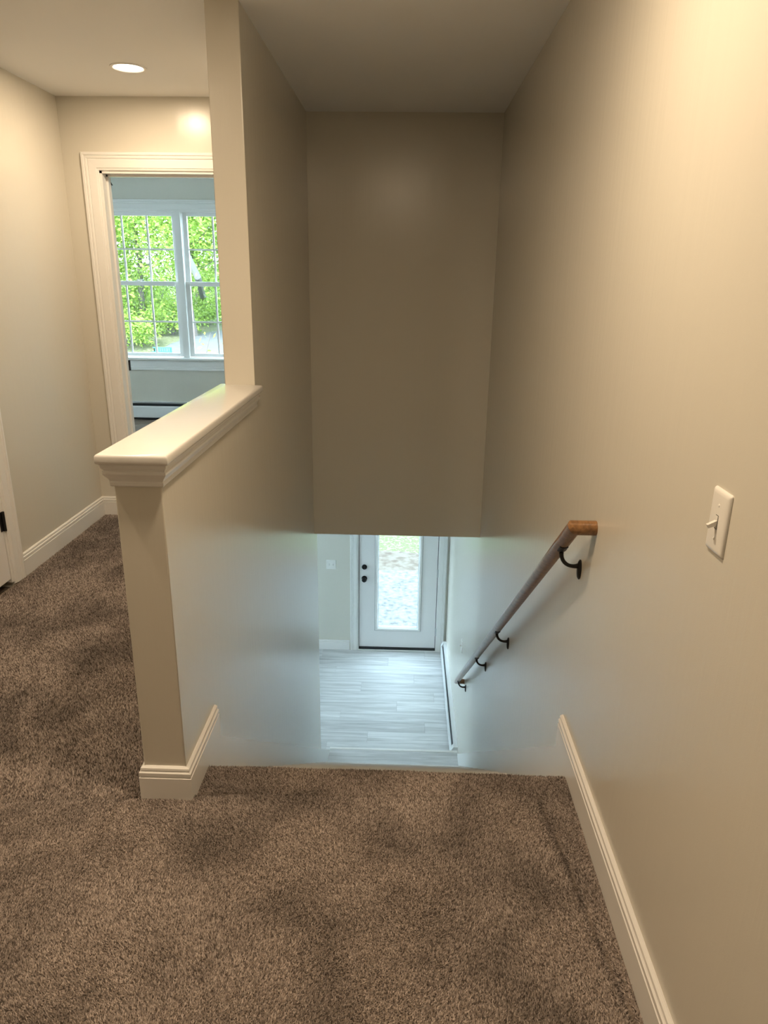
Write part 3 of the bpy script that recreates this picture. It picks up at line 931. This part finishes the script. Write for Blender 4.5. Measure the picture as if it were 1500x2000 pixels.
def switch(name, loc, rotz, w_, gangs, label, h_=.1143, kind='toggle', up=True):
    e = empty(name, loc)
    e.rotation_euler = (0, 0, rotz)
    tag(e, label, 'light switch' if kind == 'toggle' else 'outlet')
    obj('plate', plate_mesh(w_, h_), 'plate', e, smooth=True)
    for gi in range(gangs):
        cx = (gi - (gangs - 1) / 2) * .046
        if kind == 'toggle':
            obj('slot', boxes((cx - .0052, cx + .0052, -.0068, -.005, -.0125, .0125)), 'dark', e)
            bm = bmesh.new()
            s_ = 1 if up else -1
            box(bm, cx - .0043, cx + .0043, -.0075, -.0055, -.0115, .0115, bev=.0005, seg=1)
            r = bmesh.ops.create_cube(bm, size=1.0)
            bmesh.ops.scale(bm, vec=(.0082, .019, .0088), verts=r['verts'])
            for v in r['verts']:
                if v.co.y < 0: v.co.z *= .72; v.co.x *= .86
            bmesh.ops.rotate(bm, cent=(0, 0, 0), matrix=Matrix.Rotation(-s_ * math.radians(24), 3, 'X'), verts=r['verts'])
            bmesh.ops.translate(bm, vec=(cx, -.0125, .004 * s_), verts=r['verts'])
            obj('toggle', bm, 'plate', e)
        else:
            for zz in (-.0195, .0195):
                o = obj('receptacle', boxes((cx - .0165, cx + .0165, -.0082, -.005, zz - .013, zz + .013), bev=.0012, seg=1), 'plate', e)
                obj('slots', boxes((cx - .0075, cx - .0055, -.0085, -.007, zz - .001, zz + .007), (cx + .0055, cx + .0075, -.0085, -.007, zz - .001, zz + .006),
                                   (cx - .002, cx + .002, -.0085, -.007, zz - .008, zz - .0045)), 'dark', o)
        for zz in (-.030, .030) if kind == 'toggle' else (0,):
            bm = bmesh.new()
            lathe(bm, [(0, .0012), (.0022, .001), (.0030, 0)], (cx, -.0064, zz), (0, -1, 0), 12)
            box(bm, cx - .0026, cx + .0026, -.0078, -.0074, zz - .0004, zz + .0004)
            obj('screw', bm, 'plate', e)
    return e
switch('light_switch', (XR, 1.1553 + .035, 1.0403 + .057), math.radians(-90), .0699, 1, 'single white toggle switch plate on the wall above the baseboard', up=False)
switch('light_switch', (-.809, YD, -1.672), 0, .116, 2, 'double white switch plate beside the front door knob', up=False)
switch('light_switch', (XR, 5.62, -1.585), math.radians(-90), .0699, 1, 'small white switch plate below the handrail near the front door')

# ------------------------------------------------------------------ recessed lights
def downlight(loc, label, group=None, power=1.0):
    e = empty('recessed_light', loc)
    tag(e, label, 'ceiling light', group=group)
    bm = bmesh.new()
    lathe(bm, [(.066, .020), (.068, -.001), (.072, -.005), (.080, -.0055), (.0845, -.003), (.085, 0.0)], (0, 0, 0), (0, 0, 1), 48)
    obj('trim_ring', bm, 'white', e, smooth=True)
    bm = bmesh.new()
    lathe(bm, [(.067, -.0012), (.05, -.0022), (.02, -.003), (0, -.003)], (0, 0, 0), (0, 0, 1), 48)
    obj('lens', bm, 'lens', e, smooth=True)
    ld = bpy.data.lights.new('lamp_light', 'AREA')
    ld.shape = 'DISK'; ld.size = .13; ld.energy = LAMP_W * power; ld.color = LAMP_COL
    lo = bpy.data.objects.new('lamp_light', ld)
    C.objects.link(lo)
    lo.parent = e
    lo.location = (0, 0, -.009)
    return e
downlight((-1.347, 3.835, ZC), 'glowing round recessed light in the hall ceiling before the bedroom', power=.85)
downlight((-1.347, 1.62, ZC), 'recessed light above the open hall carpet, out of view', 'recessed lights behind the viewer', 1.05)
downlight((-0.10, 1.50, ZC), 'recessed light above the stair head, out of view', 'recessed lights behind the viewer', 1.5)
downlight((-0.6, -1.1, ZC), 'recessed light behind the viewer, out of view', 'recessed lights behind the viewer', .22)

# ------------------------------------------------------------------ baseboard heaters
def heater(name, p0, p1, nrm, label, h=.185, lift=.0):
    """p0 -> p1 along the wall, nrm out of the wall"""
    p0 = Vector(p0); p1 = Vector(p1); nrm = Vector(nrm)
    e = empty(name, tuple((p0 + p1) / 2))
    tag(e, label, 'heater')
    d = (p1 - p0).normalized()
    up = Vector((0, 0, 1))
    def sw(prof, a=0.0, b=None):
        bm = bmesh.new()
        q0 = p0 + d * a; q1 = p1 - d * (a if b is None else b)
        r0 = [bm.verts.new(q0 + nrm * s + up * t) for s, t in prof]
        r1 = [bm.verts.new(q1 + nrm * s + up * t) for s, t in prof]
        span(bm, r0, r1); bm.faces.new(r0); bm.faces.new(list(reversed(r1)))
        return bm
    z = lift
    child(obj('back_panel', sw([(0, z), (.006, z), (.006, h - .012), (.030, h - .004), (.034, h), (0, h)]), 'enamel'), e)
    child(obj('element_shade', sw([(.007, z + .003), (.049, z + .003), (.049, h - .040), (.030, h - .022), (.007, h - .022)], .056), 'dark'), e)  # dark block, enlarged to fill the heater slots with painted shade
    child(obj('front_cover', sw([(.052, z + .030), (.060, z + .024), (.062, z + .034), (.062, h - .052), (.056, h - .040), (.050, h - .042), (.056, h - .054)], .002), 'enamel'), e)
    child(obj('damper', sw([(.030, h - .012), (.040, h - .006), (.041, h - .003), (.030, h - .008)], .056), 'enamel'), e)
    cap = [(0, z), (.064, z), (.066, h - .055), (.058, h - .030), (.040, h + .002), (0, h + .002)]
    L = (p1 - p0).length
    child(obj('end_cap', sw(cap, -.002, L - .055), 'enamel'), e)
    child(obj('end_cap', sw(cap, L - .055, -.002), 'enamel'), e)
    return e
heater('baseboard_heater', (XR, YD - .12, ZL), (XR, 5.52, ZL), (-1, 0, 0), 'long white baseboard heater on the plank floor beside the front door', h=.20)
heater('baseboard_heater', (-3.6, YD, 0), (-1.2, YD, 0), (0, -1, 0), 'white baseboard heater with dark slots under the bedroom window', h=.19, lift=.0)

# small black cable end on the bedroom side of the doorway
bm = bmesh.new()
tube(bm, [(-2.05, 5.2, 2.115), (-2.032, 5.2, 2.104), (-2.018, 5.2, 2.088), (-2.006, 5.2, 2.066)], .004, 8)
tube(bm, [(-2.05, 5.2, 2.115), (-2.052, 5.2, ZC)], .004, 8)
tag(obj('hanging_cable', bm, 'black'), 'thin black cable end hanging just inside the bedroom doorway', 'cable')

# ------------------------------------------------------------------ outdoors
def ground_z(x, y):
    if y < 11.5: z = -2.96
    elif y < 26: z = -2.96 + 2.03 * ((y - 11.5) / 14.5) ** 1.2
    else: z = -.93 + .075 * (y - 26)
    return z + .12 * noise.noise(Vector((x * .25, y * .25, 0))) * min(1, max(0, (y - 9) / 5))
bm = bmesh.new()
carpet_grid(bm, -45, 25, 10.7, 75, 70, 66, ground_z)
gl_ = obj('lawn', bm, 'lawn', smooth=True)
tag(gl_, 'bright rough lawn outside rising to the woods', 'lawn', 'structure')
bm = bmesh.new()
carpet_grid(bm, -14, 12, YD + .15, 10.8, 26, 6, lambda x, y: -2.95 + .0)
tag(obj('ground_gravel', bm, 'gravel'), 'pale gravel parking area outside the front door', 'gravel', 'structure')
bm = bmesh.new()
carpet_grid(bm, -14, 12, 10.45, 11.45, 52, 16, lambda x, y: -2.953 + .014 * math.sin(math.pi * (y - 10.45)) + .006 * noise.noise(Vector((x * 2, y * 4, 0))))
tag(obj('ground_dirt', bm, 'dirt'), 'strip of bare dirt between gravel and grass', 'dirt', 'structure')

def terrain_hit(u, v):
    d = RIGHT * ((u - 750) / 1389.29) + FWD - UP * ((v - 1000) / 1389.29)
    t = 8.0
    while t < 90:
        p_ = EYE + d * t
        if p_.z < ground_z(p_.x, p_.y): return p_
        t += .1
    return EYE + d * 60
# driveway bend seen through the window: outline on the terrain
def drape(name, outline, mat, label, cat, lift=.03):
    pts = [terrain_hit(*q) for q in outline]
    bm = bmesh.new()
    vs = [bm.verts.new((p_.x, p_.y, p_.z + lift)) for p_ in pts]
    f = bm.faces.new(vs)
    bmesh.ops.triangulate(bm, faces=[f])
    for _ in range(3): bmesh.ops.subdivide_edges(bm, edges=bm.edges[:], cuts=1, use_grid_fill=True)
    for v in bm.verts: v.co.z = ground_z(v.co.x, v.co.y) + lift
    return tag(obj(name, bm, mat), label, cat, 'structure')
drape('path_driveway', [(296, 735), (302, 700), (312, 686), (330, 676), (350, 668), (380, 656), (410, 650), (470, 640), (640, 634), (640, 735)], 'asphalt',
      'pale driveway seen through the lower window panes', 'driveway')
drape('path_dirt_bank', [(316, 600), (336, 602), (372, 604), (430, 600), (450, 606), (440, 616), (400, 618), (372, 624), (345, 622), (330, 612)], 'dirt',
      'light sandy bank among the trees outside', 'dirt', .04)

def leaves(n, centre, rad, size, g, clump=10):
    """n folded leaf quads gathered in clumps inside an ellipsoid"""
    cc = g.normal(0, 1, (clump, 3)); cc /= np.linalg.norm(cc, axis=1, keepdims=True)
    cc *= g.uniform(.35, .95, (clump, 1))
    idx = g.integers(0, clump, n)
    P = cc[idx] + g.normal(0, .26, (n, 3))
    P = np.array(centre) + P * np.array(rad)
    ax = g.normal(0, 1, (n, 3)); ax[:, 2] = ax[:, 2] * .6 - .3; ax /= np.linalg.norm(ax, axis=1, keepdims=True)
    b_ = np.cross(ax, g.normal(0, 1, (n, 3))); b_ /= np.linalg.norm(b_, axis=1, keepdims=True)
    s = size * g.uniform(.6, 1.3, (n, 1))
    V = np.empty((n, 4, 3))
    V[:, 0] = P - ax * s; V[:, 1] = P + b_ * s * .45; V[:, 2] = P + ax * s; V[:, 3] = P - b_ * s * .45
    return V

def leaf_obj(name, V, mat, parent, g):
    n = len(V)
    me = bpy.data.meshes.new(name)
    me.vertices.add(n * 4); me.vertices.foreach_set('co', V.astype(np.float32).ravel())
    me.loops.add(n * 4); me.loops.foreach_set('vertex_index', np.arange(n * 4, dtype=np.int32))
    me.polygons.add(n); me.polygons.foreach_set('loop_start', np.arange(0, n * 4, 4, dtype=np.int32))
    me.update(calc_edges=True)
    at = me.attributes.new('tone', 'FLOAT', 'POINT')
    at.data.foreach_set('value', np.repeat(g.uniform(0, 1, n), 4).astype(np.float32))
    me.materials.append(M[mat])
    o = bpy.data.objects.new(name, me)
    C.objects.link(o)
    o.parent = parent
    return o

def tree(x, y, h, r, label, g, mat='leaf', nleaf=2600, size=.13, low=.25, name='tree', cat='tree'):
    z = ground_z(x, y)
    e = empty(name, (x, y, z))
    tag(e, label, cat, group='woods outside the bedroom window')
    bm = bmesh.new()
    pts = [(0, 0, -.1)]
    for k in range(1, 6): pts.append((g.normal(0, .05) * k, g.normal(0, .05) * k, h * .85 * k / 5))
    tube(bm, pts, [.11 * h / 6 * (1 - .16 * k) for k in range(6)], 8)
    obj('trunk', bm, 'bark', e, smooth=True)
    for k in range(7):
        bm = bmesh.new()
        a = g.uniform(0, 6.28); zz = h * g.uniform(low + .05, .8)
        L = r * g.uniform(.5, .9)
        tube(bm, [(0, 0, zz), (math.cos(a) * L * .5, math.sin(a) * L * .5, zz + .15 * L), (math.cos(a) * L, math.sin(a) * L, zz + .4 * L)], [.035, .022, .01], 6)
        obj('branch', bm, 'bark', e)
    V = leaves(nleaf, (0, 0, h * (low + (1 - low) / 2)), (r, r, h * (1 - low) / 2), size, g, clump=26)
    leaf_obj('foliage', V, mat, e, g)
    return e

gt = np.random.default_rng(21)
front = [(-13.5, 28.5, 7.5, 2.6), (-10.6, 29.5, 8.0, 2.7), (-8.2, 28.2, 7.0, 2.4), (-5.6, 29.0, 7.5, 2.6)]
names_f = ['leafy tree filling the left part of the left window sash', 'broad leafy tree behind the middle of the left window',
           'leafy tree behind the mullion between the two windows', 'leafy tree behind the right window unit, beside the pillar edge']
for (x, y, h, r), lb in zip(front, names_f): tree(x, y, h, r, lb, gt, nleaf=9000, size=.085)
mid = ['pale green tree in the second row of woods, at the window jamb side', 'tall green tree in the second row behind the left sash',
       'tall green tree in the second row behind the mullion', 'pale tree in the second row behind the right sash']
for k, x in enumerate((-17.5, -13.8, -10.4, -7.0)):
    tree(x, 36 + gt.uniform(-.8, .8), 10.0, 2.3, mid[k], gt, mat='leaf2' if k % 3 == 0 else 'leaf', nleaf=8000, size=.12)
far = ['hazy tree at the back of the woods, jamb side', 'hazy tree at the back of the woods behind the left sash',
       'hazy tree at the back of the woods behind the mullion', 'hazy tree at the back of the woods behind the right sash']
for k, x in enumerate((-22.5, -18.0, -13.5, -9.0)):
    tree(x, 45 + gt.uniform(-.8, .8), 13.0, 2.9, far[k], gt, mat='leaf2', nleaf=8000, size=.16)
shr = [((232, 650), 2.6, 1.5), ((262, 640), 2.2, 1.5), ((300, 625), 2.0, 1.3), ((255, 676), 1.0, .9), ((338, 655), 1.2, 1.0), ((398, 634), 1.3, 1.1), ((425, 610), 2.2, 1.4), ((375, 592), 2.0, 1.5)]
slab_names = ['low shrub at the left edge of the window', 'shrub in the lower left window panes', 'rounded shrub beside the middle grille of the left window', 'small shrub low in the left window',
              'shrub at the bend of the driveway', 'shrub above the driveway in the right window', 'tall shrub at the pillar side of the right window', 'shrub on the sandy bank in the right window']
for (uv, h, r), lb in zip(shr, slab_names):
    p_ = terrain_hit(*uv)
    z = ground_z(p_.x, p_.y)
    e = empty('shrub', (p_.x, p_.y, z))
    tag(e, lb, 'shrub', group='shrubs outside the bedroom window')
    bm = bmesh.new()
    for k in range(6):
        a = k * 1.05
        tube(bm, [(0, 0, -.05), (math.cos(a) * r * .3, math.sin(a) * r * .3, h * .4), (math.cos(a) * r * .5, math.sin(a) * r * .5, h * .75)], [.03, .02, .008], 6)
    obj('stems', bm, 'bark', e)
    leaf_obj('foliage', leaves(2600, (0, 0, h * .52), (r, r, h * .5), .07, gt, clump=18), 'leaf', e, gt)

# leaning dead trunk in the right window
def pix(u, v, t): return EYE + (RIGHT * ((u - 750) / 1389.29) + FWD - UP * ((v - 1000) / 1389.29)) * t
a_ = pix(363, 492, 24.5); b2 = pix(386, 541, 25.0); c_ = terrain_hit(404, 604)
bm = bmesh.new()
tube(bm, [(c_.x, c_.y, c_.z - .1), tuple(b2), tuple(a_), tuple(a_ + (a_ - b2) * .5)], [.13, .12, .10, .06], 10)
tag(obj('leaning_trunk', bm, 'deadwood'), 'grey leaning dead trunk seen in the upper right window sash', 'tree trunk')

# young sapling close to the house, in front of the driveway
sx0 = EYE + (RIGHT * ((403 - 750) / 1389.29) + FWD - UP * ((690 - 1000) / 1389.29)) * 10.2
sx1 = EYE + (RIGHT * ((411 - 750) / 1389.29) + FWD - UP * ((650 - 1000) / 1389.29)) * 10.2
e = empty('sapling', (sx0.x - .3, sx0.y, -2.95))
tag(e, 'thin young sapling with sparse leaves before the driveway', 'sapling')
loc0 = Vector(e.location)
bm = bmesh.new()
tube(bm, [(0, 0, -.05), (.05, 0, 1.0), tuple(sx0 - loc0), tuple(sx1 - loc0)], [.018, .014, .008, .004], 8)
obj('stem', bm, 'bark', e)
for k in range(26):
    t = gt.uniform(-1.2, 1.0)
    c = (sx0 - loc0).lerp(sx1 - loc0, t)
    leaf_obj('leaf', leaves(1, (c.x + gt.normal(0, .10), c.y + gt.normal(0, .07), c.z + gt.normal(0, .03)), (.01, .01, .01), .04, gt, clump=1), 'leaf', e, gt)

# teal slatted bench at the foot of the left window
p_ = terrain_hit(319, 700)
e = empty('garden_bench', (p_.x, p_.y, ground_z(p_.x, p_.y)))
e.scale = (.7, .7, .7)
tag(e, 'small teal slatted bench by the driveway at the window bottom', 'bench')
bz = .46
for k in range(8):
    obj('slat', boxes((-.42 + k * .11, -.35 + k * .11, -.03, .0, bz - .20, bz)), 'teal', e)
obj('top_rail', boxes((-.46, .46, -.04, .01, bz, bz + .04)), 'teal', e)
obj('seat', boxes((-.46, .46, -.45, -.02, .26, .30)), 'teal', e)
for x in (-.42, .40):
    obj('leg', boxes((x, x + .05, -.44, -.39, -.05, .26)), 'teal', e)
    obj('leg', boxes((x, x + .05, -.03, .02, -.05, bz)), 'teal', e)
